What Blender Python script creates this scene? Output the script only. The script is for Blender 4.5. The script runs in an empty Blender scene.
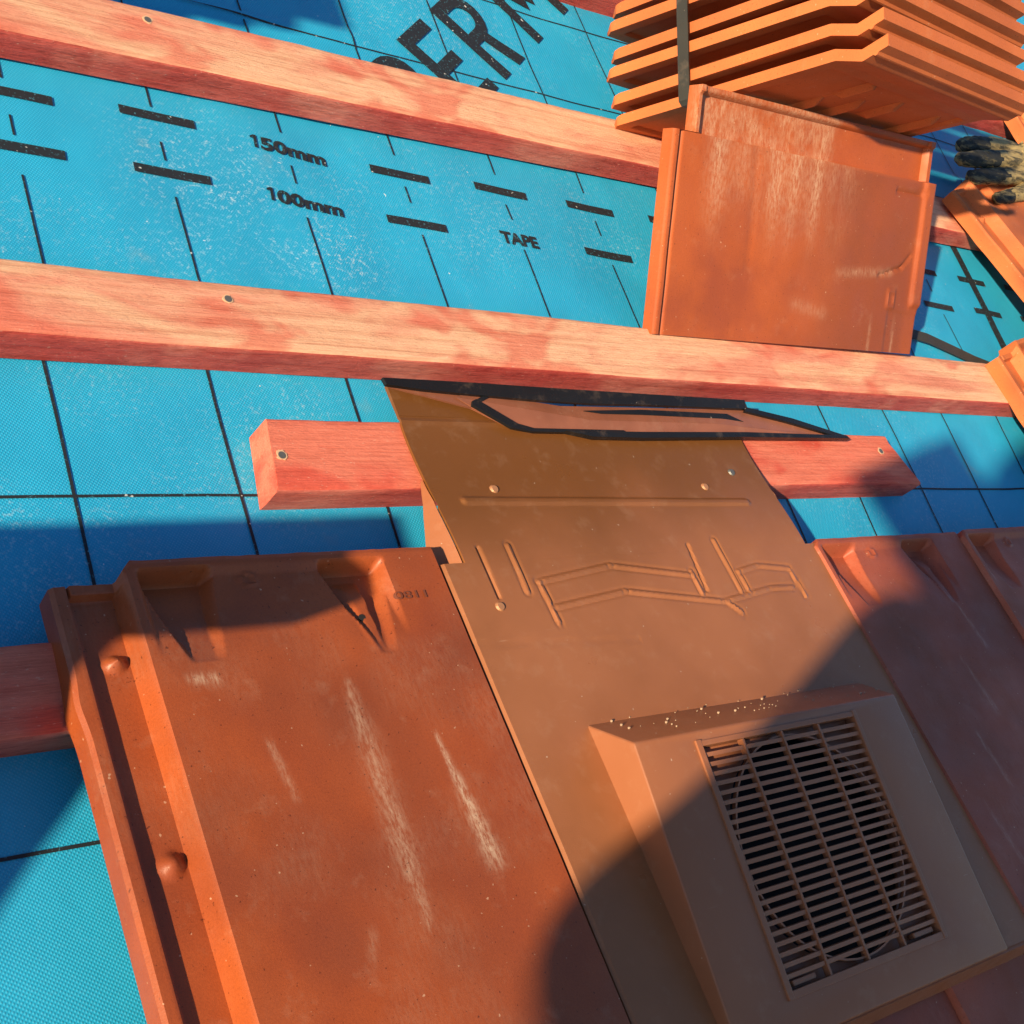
import bpy, bmesh, math, random
from mathutils import Vector, Matrix, noise
random.seed(7)
scene = bpy.context.scene
COL = scene.collection
# ------------------------------------------------------------------ frames
# Everything is measured in millimetres on the roof slope: x along the battens, y up the slope, z out of the roof.
PITCH = math.radians(30)
MM = 0.001
T = Matrix.Rotation(PITCH, 4, 'X')            # roof frame (metres) -> world
F = 1307.605
def rows():
    H = Vector((2092.4-512, 471.45-512, F)).normalized()
    V = Vector((-654.6-512, -2789.2-512, F)).normalized()
    Z = H.cross(V).normalized()
    ray = Vector((500-512, 500-512, F)).normalized()
    if Z.dot(ray) > 0: Z = -Z
    return H, V, Z, ray
EX, EY, EZ, RAY = rows()
CAM = Vector((EX.dot(-RAY), EY.dot(-RAY), EZ.dot(-RAY))) * 900.0
def un(px, py, z=0.0):
    """point of the plane at height z above the roof that the photograph shows at (px, py)"""
    c = Vector((px-512, py-512, F))
    r = Vector((EX.dot(c), EY.dot(c), EZ.dot(c)))
    return CAM + r*((z-CAM.z)/r.z)
def zt(y): return 37.0-0.118*y                # the plane of the laid tile course
def ut(px, py, off=0.0):
    z = 50.0
    for _ in range(12):
        q = un(px, py, z); z = zt(q.y)+off
    return un(px, py, z)

# ------------------------------------------------------------------ objects
def place(o, origin=(0, 0, 0), rot=None):
    M = Matrix.Translation(Vector(origin)*MM)
    if rot is not None: M = M @ rot.to_4x4()
    o.matrix_world = T @ M
def props(o, label=None, cat=None, group=None, kind=None):
    if label: o['label'] = label
    if cat: o['category'] = cat
    if group: o['group'] = group
    if kind or cat: o['kind'] = kind or 'thing'
    return o
def mesh_from(name, verts, faces, mats, origin=(0, 0, 0), smooth=None, fm=None):
    ox, oy, oz = origin
    me = bpy.data.meshes.new(name)
    me.from_pydata([((v[0]-ox)*MM, (v[1]-oy)*MM, (v[2]-oz)*MM) for v in verts], [], faces)
    for m in (mats if isinstance(mats, (list, tuple)) else [mats]): me.materials.append(m)
    if fm: me.polygons.foreach_set('material_index', fm)
    me.validate(); me.update()
    if smooth is not None:
        me.polygons.foreach_set('use_smooth', [True]*len(me.polygons))
        me.set_sharp_from_angle(angle=math.radians(smooth))
    return me
def link(name, me, parent=None):
    o = bpy.data.objects.new(name, me); COL.objects.link(o)
    if parent is not None: o.parent = parent
    return o
def empty(name, origin, rot=None):
    o = bpy.data.objects.new(name, None); COL.objects.link(o)
    o.empty_display_size = 0.02
    place(o, origin, rot)
    return o
class MB:
    """collects simple solids into one vertex / face list"""
    def __init__(s): s.v = []; s.f = []
    def add(s, vs, fs):
        b = len(s.v); s.v += [tuple(v) for v in vs]; s.f += [tuple(i+b for i in f) for f in fs]
    def box(s, x0, x1, y0, y1, z0, z1):
        s.hexa([(x0,y0,z0),(x1,y0,z0),(x1,y1,z0),(x0,y1,z0)], [(x0,y0,z1),(x1,y0,z1),(x1,y1,z1),(x0,y1,z1)])
    def hexa(s, lo, hi):
        n = len(lo)
        s.add(list(lo)+list(hi), [tuple(range(n))[::-1], tuple(range(n, 2*n))] + [(i, (i+1) % n, n+(i+1) % n, n+i) for i in range(n)])
    def bar(s, a, b, w, h, up=Vector((0, 0, 1))):
        a = Vector(a); b = Vector(b); d = (b-a).normalized(); sd = d.cross(up).normalized(); u = sd.cross(d)
        c = [sd*-w/2+u*-h/2, sd*w/2+u*-h/2, sd*w/2+u*h/2, sd*-w/2+u*h/2]
        s.add([a+k for k in c]+[b+k for k in c], [(0,1,2,3),(7,6,5,4)]+[(i,i+4,(i+1)%4+4,(i+1)%4) for i in range(4)])
    def tube(s, pts, r, n=8):
        pts = [Vector(p) for p in pts]; b = len(s.v)
        for i, p in enumerate(pts):
            d = (pts[min(i+1, len(pts)-1)]-pts[max(i-1, 0)]).normalized()
            u = d.orthogonal().normalized() if i == 0 else (u-d*u.dot(d)).normalized()
            w = d.cross(u)
            for k in range(n):
                a = 2*math.pi*k/n; s.v.append(tuple(p+u*math.cos(a)*r+w*math.sin(a)*r))
        for i in range(len(pts)-1):
            for k in range(n):
                s.f.append((b+i*n+k, b+i*n+(k+1) % n, b+(i+1)*n+(k+1) % n, b+(i+1)*n+k))
        s.f.append(tuple(b+k for k in range(n))[::-1]); s.f.append(tuple(b+(len(pts)-1)*n+k for k in range(n)))
    def ribbon(s, pts, wdir, w, t):
        pts = [Vector(p) for p in pts]; b = len(s.v)
        for i, p in enumerate(pts):
            d = (pts[min(i+1, len(pts)-1)]-pts[max(i-1, 0)]).normalized()
            wd = Vector(wdir); wd = (wd-d*wd.dot(d)).normalized(); nn = d.cross(wd)
            for q in (wd*-w/2-nn*t/2, wd*w/2-nn*t/2, wd*w/2+nn*t/2, wd*-w/2+nn*t/2): s.v.append(tuple(p+q))
        for i in range(len(pts)-1):
            for k in range(4): s.f.append((b+i*4+k, b+i*4+(k+1) % 4, b+(i+1)*4+(k+1) % 4, b+(i+1)*4+k))
        s.f.append((b+3, b+2, b+1, b)); e = b+(len(pts)-1)*4; s.f.append((e, e+1, e+2, e+3))
    def disc(s, c, r, h, n=14, up=Vector((0,0,1)), r2=None):
        up = Vector(up).normalized(); a = up.orthogonal().normalized(); b_ = up.cross(a); c = Vector(c); r2 = r if r2 is None else r2
        ring = [(a*math.cos(2*math.pi*k/n)+b_*math.sin(2*math.pi*k/n)) for k in range(n)]
        s.hexa([c+q*r for q in ring], [c+q*r2+up*h for q in ring])
    def obj(s, name, mat, parent=None, origin=(0,0,0), smooth=None, bevel=0):
        me = mesh_from(name, s.v, s.f, mat, origin)
        bm = bmesh.new(); bm.from_mesh(me)
        bmesh.ops.recalc_face_normals(bm, faces=bm.faces)
        if bevel: bmesh.ops.bevel(bm, geom=[e for e in bm.edges if e.calc_face_angle(0) > 0.5], offset=bevel*MM, segments=2, affect='EDGES', profile=0.6)
        bm.to_mesh(me); bm.free()
        if smooth is not None:
            me.polygons.foreach_set('use_smooth', [True]*len(me.polygons)); me.set_sharp_from_angle(angle=math.radians(smooth))
        o = link(name, me, parent)
        if parent is None: place(o, origin)
        return o
def lines(*spans):
    """sorted coordinates from (start, end, step) spans"""
    out = []
    for a, b, st in spans:
        n = max(1, round(abs(b-a)/st)); out += [a+(b-a)*i/n for i in range(n+1)]
    out = sorted(out); r = [out[0]]
    for v in out[1:]:
        if v-r[-1] > 0.05: r.append(v)
    return r
def heightfield(name, xs, ys, top, bot, mat, origin=(0,0,0), smooth=35, stain_tone=None, warp=None, kiln=None):
    """closed slab: upper surface top(x,y), lower surface bot(x,y)"""
    nx, ny = len(xs), len(ys); V = []; Fc = []
    for f in (top, bot):
        for y in ys:
            for x in xs:
                p = (x, y, f(x, y)); V.append(warp(p) if warp else p)
    N = nx*ny
    for j in range(ny-1):
        for i in range(nx-1):
            a = j*nx+i
            Fc.append((a, a+1, a+nx+1, a+nx)); Fc.append((N+a, N+a+nx, N+a+nx+1, N+a+1))
    for i in range(nx-1):
        Fc.append((i, N+i, N+i+1, i+1)); k = (ny-1)*nx+i; Fc.append((k, k+1, N+k+1, N+k))
    for j in range(ny-1):
        a = j*nx; Fc.append((a, a+nx, N+a+nx, N+a)); b = a+nx-1; Fc.append((b, N+b, N+b+nx, b+nx))
    me = mesh_from(name, V, Fc, mat, origin, smooth)
    for an, fn in (('stain_tone', stain_tone), ('kiln', kiln)):
        if not fn: continue
        at = me.attributes.new(an, 'FLOAT', 'POINT')
        vals = [fn(x, y) for y in ys for x in xs]
        at.data.foreach_set('value', vals+[0.0]*N)
    return me
def sstep(a, b, x):
    if a == b: return 0.0 if x < a else 1.0
    t = min(1, max(0, (x-a)/(b-a))); return t*t*(3-2*t)
def lin(a, b, x): return min(1, max(0, (x-a)/(b-a)))
def segd(px, py, ax, ay, bx, by):
    dx, dy = bx-ax, by-ay; t = min(1, max(0, ((px-ax)*dx+(py-ay)*dy)/(dx*dx+dy*dy+1e-9)))
    return math.hypot(px-ax-t*dx, py-ay-t*dy), t
def nz(x, y, s, seed=0.0, o=3): return noise.fractal(Vector((x/s+seed*13.7, y/s-seed*5.1, seed*3.3)), 0.9, 2.0, o)

# ------------------------------------------------------------------ materials
class NT:
    def __init__(s, name, rough=0.6, spec=0.5):
        m = bpy.data.materials.new(name); m.use_nodes = True; s.m = m; s.nt = m.node_tree; s.n = s.nt.nodes; s.l = s.nt.links
        s.b = s.n['Principled BSDF']; s.b.inputs['Roughness'].default_value = rough; s.b.inputs['Specular IOR Level'].default_value = spec
        s.tc = s.n.new('ShaderNodeTexCoord')
    def node(s, t, **k):
        n = s.n.new(t)
        for a, v in k.items(): setattr(n, a, v)
        return n
    def put(s, sock, v):
        if isinstance(v, bpy.types.NodeSocket): s.l.new(v, sock)
        elif isinstance(v, (tuple, list)) and len(v) == 3 and sock.type == 'RGBA': sock.default_value = (*v, 1)
        else: sock.default_value = v
    def map(s, scale, loc=(0,0,0), rot=(0,0,0)):
        n = s.node('ShaderNodeMapping'); s.l.new(s.tc.outputs['Object'], n.inputs[0]); n.inputs['Scale'].default_value = scale; n.inputs['Location'].default_value = loc; n.inputs['Rotation'].default_value = rot
        return n.outputs[0]
    def noise(s, scale, detail=4, rough=0.55, vec=None, dist=0.0):
        n = s.node('ShaderNodeTexNoise'); n.inputs['Scale'].default_value = scale; n.inputs['Detail'].default_value = detail; n.inputs['Roughness'].default_value = rough; n.inputs['Distortion'].default_value = dist
        s.l.new(vec if vec is not None else s.tc.outputs['Object'], n.inputs['Vector']); return n.outputs['Fac']
    def ramp(s, fac, stops, interp='LINEAR'):
        n = s.node('ShaderNodeValToRGB'); n.color_ramp.interpolation = interp; e = n.color_ramp.elements
        while len(e) < len(stops): e.new(0.5)
        for el, (p, c) in zip(e, stops):
            el.position = p; el.color = (c, c, c, 1) if isinstance(c, (int, float)) else (*c, 1)
        s.l.new(fac, n.inputs[0]); return n.outputs[0]
    def mix(s, fac, a, b, mode='MIX'):
        n = s.node('ShaderNodeMix', data_type='RGBA', blend_type=mode); s.put(n.inputs[0], fac); s.put(n.inputs[6], a); s.put(n.inputs[7], b); return n.outputs[2]
    def math(s, op, a, b=0.0):
        n = s.node('ShaderNodeMath', operation=op); s.put(n.inputs[0], a); s.put(n.inputs[1], b); return n.outputs[0]
    def attr(s, name):
        n = s.node('ShaderNodeAttribute', attribute_name=name); return n.outputs['Fac']
    def bump(s, h, strength=0.3, dist=0.001):
        n = s.node('ShaderNodeBump'); n.inputs['Strength'].default_value = strength; n.inputs['Distance'].default_value = dist; s.l.new(h, n.inputs['Height'])
        s.l.new(n.outputs[0], s.b.inputs['Normal']); return n
    def color(s, c): s.put(s.b.inputs['Base Color'], c); return s.m
    def rough(s, r): s.put(s.b.inputs['Roughness'], r)

def m_clay(name, base, dark, hi, seed=0.0, stain_col=(0.62, 0.44, 0.30), rough=0.5):
    t = NT(name, rough, 0.45)
    v = t.map((1,1,1), (seed, seed*0.7, 0))
    a = t.ramp(t.noise(9, 5, 0.6, v), [(0.32, dark), (0.52, base), (0.75, hi)])
    a = t.mix(t.math('MULTIPLY', t.attr('kiln'), t.ramp(t.noise(18, 4, 0.6, v), [(0.3, 0.6), (0.6, 1.0)])), a, (0.23, 0.056, 0.020))
    sp = t.ramp(t.noise(900, 2, 0.5, v), [(0.35, 0.92), (0.6, 1.03)])
    oi = t.node('ShaderNodeObjectInfo')
    a = t.mix(1.0, a, t.ramp(oi.outputs['Random'], [(0.0, (0.82, 0.78, 0.78)), (1.0, (1.04, 1.03, 1.02))]), 'MULTIPLY')
    c = t.mix(1.0, a, sp, 'MULTIPLY')
    # sandy wear and thin pale film
    fl = t.math('MULTIPLY', t.ramp(t.noise(45, 5, 0.7, v), [(0.58, 0.0), (0.82, 0.14)]), 1.0)
    c = t.mix(fl, c, stain_col)
    st = t.math('MULTIPLY', t.attr('stain_tone'), t.ramp(t.noise(1.0, 5, 0.75, t.map((420, 120, 420), (seed, 1, 0))), [(0.40, 0.10), (0.60, 1.0)]))
    c = t.mix(st, c, stain_col)
    pit = t.ramp(t.noise(480, 2, 0.6, v), [(0.26, 0.45), (0.34, 1.0)])
    c = t.mix(1.0, c, pit, 'MULTIPLY')
    # few pale specks
    sk = t.ramp(t.noise(330, 1, 0.4, v), [(0.765, 0.0), (0.80, 0.5)])
    c = t.mix(sk, c, (0.65, 0.42, 0.27))
    t.color(c)
    t.rough(t.ramp(t.noise(30, 4, 0.6, v), [(0.3, rough-0.08), (0.7, rough+0.14)]))
    hgt = t.math('ADD', t.noise(1500, 3, 0.6, v), t.math('MULTIPLY', t.noise(160, 3, 0.5, v), 1.2))
    t.bump(hgt, 0.22, 0.0004)
    return t.m
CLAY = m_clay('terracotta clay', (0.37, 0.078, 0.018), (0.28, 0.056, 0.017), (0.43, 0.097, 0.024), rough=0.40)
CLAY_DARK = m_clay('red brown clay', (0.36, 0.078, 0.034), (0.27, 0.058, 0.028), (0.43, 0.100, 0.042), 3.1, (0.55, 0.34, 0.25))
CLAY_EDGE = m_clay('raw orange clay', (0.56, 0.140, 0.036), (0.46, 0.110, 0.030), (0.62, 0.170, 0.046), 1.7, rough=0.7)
CLAY_LEAN = m_clay('dusty orange clay', (0.48, 0.105, 0.022), (0.36, 0.076, 0.022), (0.53, 0.125, 0.030), 5.3, (0.58, 0.36, 0.23))

def m_wood(name, pale, mid, red, amount, seed, rough=False):
    t = NT(name, 0.72, 0.3)
    g = t.noise(1.0, 5, 0.65, t.map((3.0, 190, 150), (seed, seed, 0)), 0.4)
    big = t.noise(1.0, 4, 0.6, t.map((7, 22, 16), (seed*2.1, 0, 0)), 0.8)
    c = t.mix(t.ramp(big, [(0.50-amount, 0.0), (0.66-amount, 1.0)]), pale, mid)
    patch = t.noise(1.0, 3, 0.55, t.map((8, 17, 9), (seed*3.7, 4, 0)), 0.5)
    c = t.mix(t.ramp(patch, [(0.52-amount, 0.0), (0.59-amount, 0.62)]), c, red)
    fine = t.noise(1.0, 6, 0.75, t.map((14, 950, 700), (seed, 3, 0)), 0.3)
    c = t.mix(1.0, c, t.ramp(fine, [(0.36, (0.86, 0.77, 0.74)), (0.52, (1, 1, 1)), (0.70, (1.05, 1.08, 1.10))]), 'MULTIPLY')
    kn = t.node('ShaderNodeTexVoronoi'); kn.inputs['Scale'].default_value = 1.0; kn.inputs['Randomness'].default_value = 1.0; t.l.new(t.map((4.5, 16, 9), (seed*5, 1, 0)), kn.inputs['Vector'])
    c = t.mix(t.ramp(kn.outputs['Distance'], [(0.05, 0.75), (0.12, 0.0)]), c, (0.30, 0.075, 0.04))
    c = t.mix(1.0, c, t.ramp(g, [(0.30, (0.78, 0.62, 0.58)), (0.46, (0.97, 0.95, 0.94)), (0.72, (1.06, 1.09, 1.11))]), 'MULTIPLY')
    fz = t.ramp(t.noise(700, 2, 0.6, t.map((0.4, 1, 1))), [(0.66, 0.0), (0.76, 0.35)])
    c = t.mix(fz, c, (0.82, 0.60, 0.45))
    mot = t.noise(1.0, 5, 0.75, t.map((55, 260, 260), (seed, 0, 2)))
    c = t.mix(1.0, c, t.ramp(mot, [(0.34, (0.70, 0.58, 0.55)), (0.50, (1, 1, 1)), (0.66, (1.06, 1.16, 1.18))] if rough else [(0.30, (0.88, 0.82, 0.80)), (0.50, (1, 1, 1)), (0.72, (1.04, 1.07, 1.08))]), 'MULTIPLY')
    t.color(c)
    h = t.math('ADD', t.math('ADD', t.math('ADD', g, mot), fine), t.math('MULTIPLY', t.noise(700, 4, 0.7, t.map((0.3, 1, 1))), 0.9))
    t.bump(h, 0.8, 0.0010)
    return t.m
WOOD_TOP = m_wood('pale stained pine', (0.83, 0.47, 0.29), (0.77, 0.30, 0.195), (0.69, 0.13, 0.08), 0.02, 1.3)
WOOD_RED = m_wood('red stained pine', (0.75, 0.20, 0.125), (0.70, 0.135, 0.085), (0.64, 0.07, 0.045), 0.03, 4.2)
WOOD_SIDE = m_wood('rough red sawn edge', (0.68, 0.19, 0.135), (0.60, 0.105, 0.08), (0.52, 0.055, 0.045), 0.06, 7.7, True)

def m_membrane(name, seed):
    t = NT(name, 0.55, 0.4)
    big = t.noise(6, 4, 0.6, t.map((1,1,1), (seed,0,0)))
    c = t.ramp(big, [(0.3, (0.008, 0.285, 0.52)), (0.55, (0.011, 0.345, 0.60)), (0.8, (0.022, 0.41, 0.64))])
    def wave(rot, sc):
        w = t.node('ShaderNodeTexWave', wave_type='BANDS', bands_direction='X'); w.inputs['Scale'].default_value = sc; w.inputs['Distortion'].default_value = 0.6; w.inputs['Detail'].default_value = 1
        t.l.new(t.map((1,1,1), (0,0,0), (0,0,rot)), w.inputs['Vector']); return w.outputs['Fac']
    wv = t.math('MULTIPLY', wave(math.radians(38), 190), wave(math.radians(-52), 190))
    c = t.mix(t.math('MULTIPLY', wv, 0.50), c, (0.09, 0.48, 0.70))
    # scuffed white dust and grit
    zone = t.math('MAXIMUM', t.attr('scuff'), t.ramp(t.noise(5.5, 3, 0.6, t.map((1,1,1), (seed+2.0, 1.4, 0))), [(0.50, 0.03), (0.68, 0.45)]))
    grit_glint = t.ramp(t.noise(360, 4, 0.75), [(0.53, 0.0), (0.69, 0.75)])
    c = t.mix(t.math('MULTIPLY', zone, grit_glint), c, (0.62, 0.72, 0.74))
    sp = t.ramp(t.noise(300, 1, 0.4), [(0.80, 0.0), (0.83, 0.6)])
    c = t.mix(sp, c, (0.80, 0.80, 0.76))
    dirt = t.ramp(t.noise(16, 4, 0.65, t.map((1,1,1), (seed*2, 5, 0))), [(0.64, 0.0), (0.80, 0.35)])
    c = t.mix(dirt, c, (0.30, 0.27, 0.22))
    t.color(c)
    t.bump(t.math('ADD', wv, t.math('MULTIPLY', t.noise(60, 3), 2.0)), 0.35, 0.0006)
    return t.m
MEMBRANE = m_membrane('blue roofing membrane', 0.0)
def m_ink():
    t = NT('black membrane print', 0.6, 0.3)
    c = t.mix(t.ramp(t.noise(420, 3, 0.7), [(0.60, 0.0), (0.72, 0.75)]), (0.018, 0.022, 0.028), (0.10, 0.36, 0.48))
    c = t.mix(t.ramp(t.noise(260, 1, 0.4), [(0.74, 0.0), (0.79, 0.9)]), c, (0.6, 0.62, 0.6))
    return t.color(c)
INK = m_ink()
def m_plastic(name, a, b, rough, seed=0, dark_tone=None):
    t = NT(name, rough, 0.5); v = t.map((1,1,1), (seed, 0, 0))
    c = t.ramp(t.noise(7, 4, 0.6, v), [(0.3, a), (0.7, b)])
    t.b.inputs['Specular IOR Level'].default_value = 0.25 if 'rubber' in name else 0.36
    if dark_tone: c = t.mix(t.math('MULTIPLY', t.attr('stain_tone'), t.ramp(t.noise(14, 5, 0.65, v), [(0.2, 0.75), (0.6, 1.0)])), dark_tone, c)  # mask blends the darker brown into the paler one
    c = t.mix(t.ramp(t.noise(60, 5, 0.7, v), [(0.55, 0.0), (0.85, 0.16)]), c, (0.55, 0.36, 0.24))
    c = t.mix(t.ramp(t.noise(300, 1, 0.4, v), [(0.80, 0.0), (0.83, 0.4)]), c, (0.72, 0.60, 0.48))
    sc = t.ramp(t.noise(1.0, 3, 0.6, t.map((30, 620, 300), (seed, 2, 0), (0, 0, 1.2))), [(0.70, 0.0), (0.76, 0.35)])
    c = t.mix(t.math('MULTIPLY', sc, t.ramp(t.noise(9, 2, 0.5, v), [(0.45, 0.0), (0.65, 1.0)])), c, (0.58, 0.38, 0.26))
    t.color(c); t.rough(t.ramp(t.noise(22, 4, 0.6, v), [(0.3, rough-0.06), (0.7, rough+0.14)]))
    t.bump(t.math('ADD', t.noise(1800, 3, 0.7), t.noise(70, 2)), 0.30, 0.0004)
    return t.m
PLASTIC = m_plastic('brown vent plastic', (0.29, 0.102, 0.044), (0.34, 0.126, 0.058), 0.34)
PLATE = m_plastic('brown vent plastic darker at the head', (0.30, 0.106, 0.040), (0.35, 0.130, 0.054), 0.32, 0, (0.155, 0.058, 0.014))
PLASTIC_RED = m_plastic('red brown glossy sheet', (0.15, 0.050, 0.026), (0.36, 0.13, 0.075), 0.18, 3)
RUBBER = m_plastic('black rubber', (0.008, 0.008, 0.009), (0.016, 0.016, 0.017), 0.25, 5)
STRAP = m_plastic('dark strapping band', (0.030, 0.028, 0.024), (0.05, 0.045, 0.035), 0.4, 6)
def m_flat(name, c, rough=0.6, metal=0.0, n=0.15, sc=40):
    t = NT(name, rough); t.b.inputs['Metallic'].default_value = metal
    k = t.ramp(t.noise(sc, 4, 0.6), [(0.3, 1-n), (0.7, 1+n)]); return t.color(t.mix(1.0, c, k, 'MULTIPLY'))
STEEL = m_flat('dull galvanised steel', (0.20, 0.19, 0.17), 0.45, 0.6)
SCREW = m_flat('painted screw', (0.42, 0.19, 0.09), 0.35, 0.2)
IMPRINT = m_flat('stamped dark clay', (0.17, 0.040, 0.016), 0.8)
HOLE_SHADE = m_flat('painted hole shade', (0.012, 0.009, 0.008), 0.9)  # near-black colour stands in for shade inside the duct and nail hole
PUTTY = m_flat('pale raw timber', (0.66, 0.40, 0.24), 0.8)
GLINT = m_flat('pale glint', (0.40, 0.27, 0.18), 0.9)  # pale colour painted for the glints of water drops
def m_glove(name, a, b, lo, hi):
    t = NT(name, 0.7); c = t.mix(t.ramp(t.noise(1.0, 5, 0.7, t.map((22, 120, 120))), [(lo, 0.0), (hi, 1.0)]), a, b)
    t.bump(t.noise(900, 3, 0.7), 0.6, 0.001); return t.color(c)
GLOVE_BLACK = m_glove('worn black glove coating', (0.014, 0.014, 0.012), (0.22, 0.17, 0.08), 0.50, 0.66)
GLOVE_KNIT = m_glove('dirty beige glove knit', (0.36, 0.26, 0.11), (0.05, 0.04, 0.02), 0.46, 0.62)
CLOTH = m_flat('dark work jacket', (0.05, 0.06, 0.08), 0.9)
SKIN = m_flat('skin', (0.50, 0.28, 0.20), 0.55)
PHONE = m_flat('black phone', (0.02, 0.02, 0.022), 0.25)

# ------------------------------------------------------------------ membrane (the roof surface)
LAP = 119.0
def wav(x, y):
    w = 1.7*nz(x, y, 170, 1, 2)+0.8*nz(x, y, 55, 2, 2)
    # creases where the sheet ruckled
    def fold(ax, ay, bx, by, h, s):
        d, t = segd(x, y, ax, ay, bx, by); return h*math.exp(-(d/s)**2)*math.sin(math.pi*min(1, max(0, t)))**0.5 if d < 4*s else 0.0
    w += fold(-260, 408, 40, 424, 2.6, 3.5)+fold(700, 445, 960, 432, 5.0, 7)+fold(690, 400, 800, 404, 3.0, 5)
    return w
def sheet(name, xs, ys, z, mat):
    nx = len(xs); V = [(x, y, z+wav(x, y)) for y in ys for x in xs]
    Fc = [(j*nx+i, j*nx+i+1, (j+1)*nx+i+1, (j+1)*nx+i) for j in range(len(ys)-1) for i in range(nx-1)]
    me = mesh_from(name, V, Fc, mat, (0,0,0), 180)
    at = me.attributes.new('scuff', 'FLOAT', 'POINT'); vals = []
    for x, y, _ in V:
        k = 0.0
        for cx, cy, rx, ry, a in SCUFF:
            q = ((x-cx)/rx)**2+((y-cy)/ry)**2
            if q < 4: k = max(k, a*math.exp(-q)*(0.6+0.6*nz(x, y, 45, 6)))
        vals.append(min(1, max(0, k)))
    at.data.foreach_set('value', vals)
    return me
SCUFF = ((-150, 245, 75, 65, 1.2), (-85, 200, 60, 40, 1.1), (-205, 175, 60, 30, 0.7), (70, 250, 90, 60, 0.55), (230, 260, 70, 60, 0.6), (520, 40, 50, 60, 0.9), (-150, 60, 60, 40, 0.6), (-175, 10, 70, 30, 0.7), (180, 450, 70, 70, 0.5), (640, 270, 60, 60, 0.5))
xs = lines((-3500, -500, 100), (-500, 1300, 6), (1300, 4500, 100))
roof = link('roof_membrane', sheet('roof_membrane', xs, lines((-2500, -450, 60), (-450, LAP+12, 6)), 0, MEMBRANE)); place(roof)
props(roof, 'blue woven roofing membrane printed with a black grid, under the lowest battens', 'membrane', None, 'structure')
roof2 = link('roof_membrane_overlap', sheet('roof_membrane', xs, lines((LAP, 800, 6), (800, 3500, 90)), 1.6, MEMBRANE)); place(roof2)
props(roof2, 'upper blue membrane sheet with PERM lettering and tape dashes, lapping the lower one', 'membrane', None, 'structure')
def base_z(y): return 1.6 if y > LAP else 0.0
class Print(MB):
    off = 0.7
    def poly(s, pts, sub=0):
        s.add([(p[0], p[1], 0) for p in pts], [tuple(range(len(pts)))])
    def stroke(s, a, b, w, seg=12):
        a = Vector((*a, 0)); b = Vector((*b, 0)); L = (b-a).length; n = max(1, int(L/seg)); d = (b-a)/n; k = Vector((-d.y, d.x, 0)).normalized()*w/2
        for i in range(n):
            p, q = a+d*i, a+d*(i+1); s.add([p-k, q-k, q+k, p+k], [(0,1,2,3)])
    def out(s, name, parent, subdiv=0):
        me = mesh_from(name, s.v, s.f, INK)
        bm = bmesh.new(); bm.from_mesh(me)
        bmesh.ops.recalc_face_normals(bm, faces=bm.faces)
        for f in bm.faces:
            if f.normal.z < 0: f.normal_flip()
        if subdiv:
            bmesh.ops.triangulate(bm, faces=bm.faces); bmesh.ops.subdivide_edges(bm, edges=bm.edges, cuts=subdiv, use_grid_fill=True)
        for v in bm.verts:
            x, y = v.co.x/MM, v.co.y/MM; v.co.z = (base_z(y)+wav(x, y)+s.off)*MM+v.co.z
        bm.to_mesh(me); bm.free()
        return link(name, me, parent)
pl = Print()
for k in range(-3, 22):
    x = -297+100.7*k; pl.stroke((x, -600), (x, LAP-1), 2.0)
for k in range(-6, 2):
    y = 8+94.6*k
    if y < LAP-2: pl.stroke((-700, y), (1700, y-0.004*(1700+700)), 1.9)
pl.out('printed_grid', roof)
pu = Print(); pu.off = 0.75
for k in range(-3, 22):
    x = -285+99.3*k
    for a, b in ((LAP+2, 226-0.012*x), (256-0.012*x, 272-0.012*x), (302-0.012*x, 700)): pu.stroke((x, a), (x, b), 1.5)
for y in (417.0, 522.0, 620.0): pu.stroke((-700, y+10), (1700, y-34), 1.4)
pu.out('printed_grid', roof2)
pd = Print(); pd.off = 1.0
ROW = {-282: (294, 250), -183: (296, 247.5), -84: (None, None), 12: (283, 236), 112: (284, None), 211: (282, 233), 310: (281, 232), 409: (280, 231), 508: (279, 230), 608: (277, 229), 707: (275, 228), 806: (272, 228), 905: (271, 226)}
for x, r in ROW.items():
    for y in r:
        if y: pd.stroke((x-27, y+1.2), (x+27, y-1.2), 7.5)
pd.stroke((806, 322), (800, 144), 13)
pd.out('printed_dashes', roof2)
# big lettering set at an angle
pt = Print(); pt.off = 1.3
ANG = math.radians(43.5); UB = Vector((math.cos(ANG), math.sin(ANG))); VB = Vector((-UB.y, UB.x))
CH = 88.0; TH = 14.5
def glyph(org, polys):
    for p in polys: pt.poly([tuple(Vector(org)+UB*u+VB*v) for u, v in p])
def rect(u0, u1, v0, v1): return [(u0,v0),(u1,v0),(u1,v1),(u0,v1)]
def bowl(u0, vc, ro, ri, flat):
    out = []; n = 10
    for i in range(n):
        a, b = -math.pi/2+math.pi*i/n, -math.pi/2+math.pi*(i+1)/n
        out.append([(u0+flat+ri*math.cos(a), vc+ri*math.sin(a)), (u0+flat+ro*math.cos(a), vc+ro*math.sin(a)), (u0+flat+ro*math.cos(b), vc+ro*math.sin(b)), (u0+flat+ri*math.cos(b), vc+ri*math.sin(b))])
    out.append(rect(u0, u0+flat, vc+ri, vc+ro)); out.append(rect(u0, u0+flat, vc-ro, vc-ri)); return out
RB = Vector((170.5, 417.0)); ADV = 70.0
glyph(RB, [rect(0, TH, 0, CH)]+bowl(TH, CH-25.5, 25.5, 12.5, 14)+[[(TH+10, CH-49), (TH+24, CH-49), (52, 0), (36, 0)]])
EB = RB-UB*ADV
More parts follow.
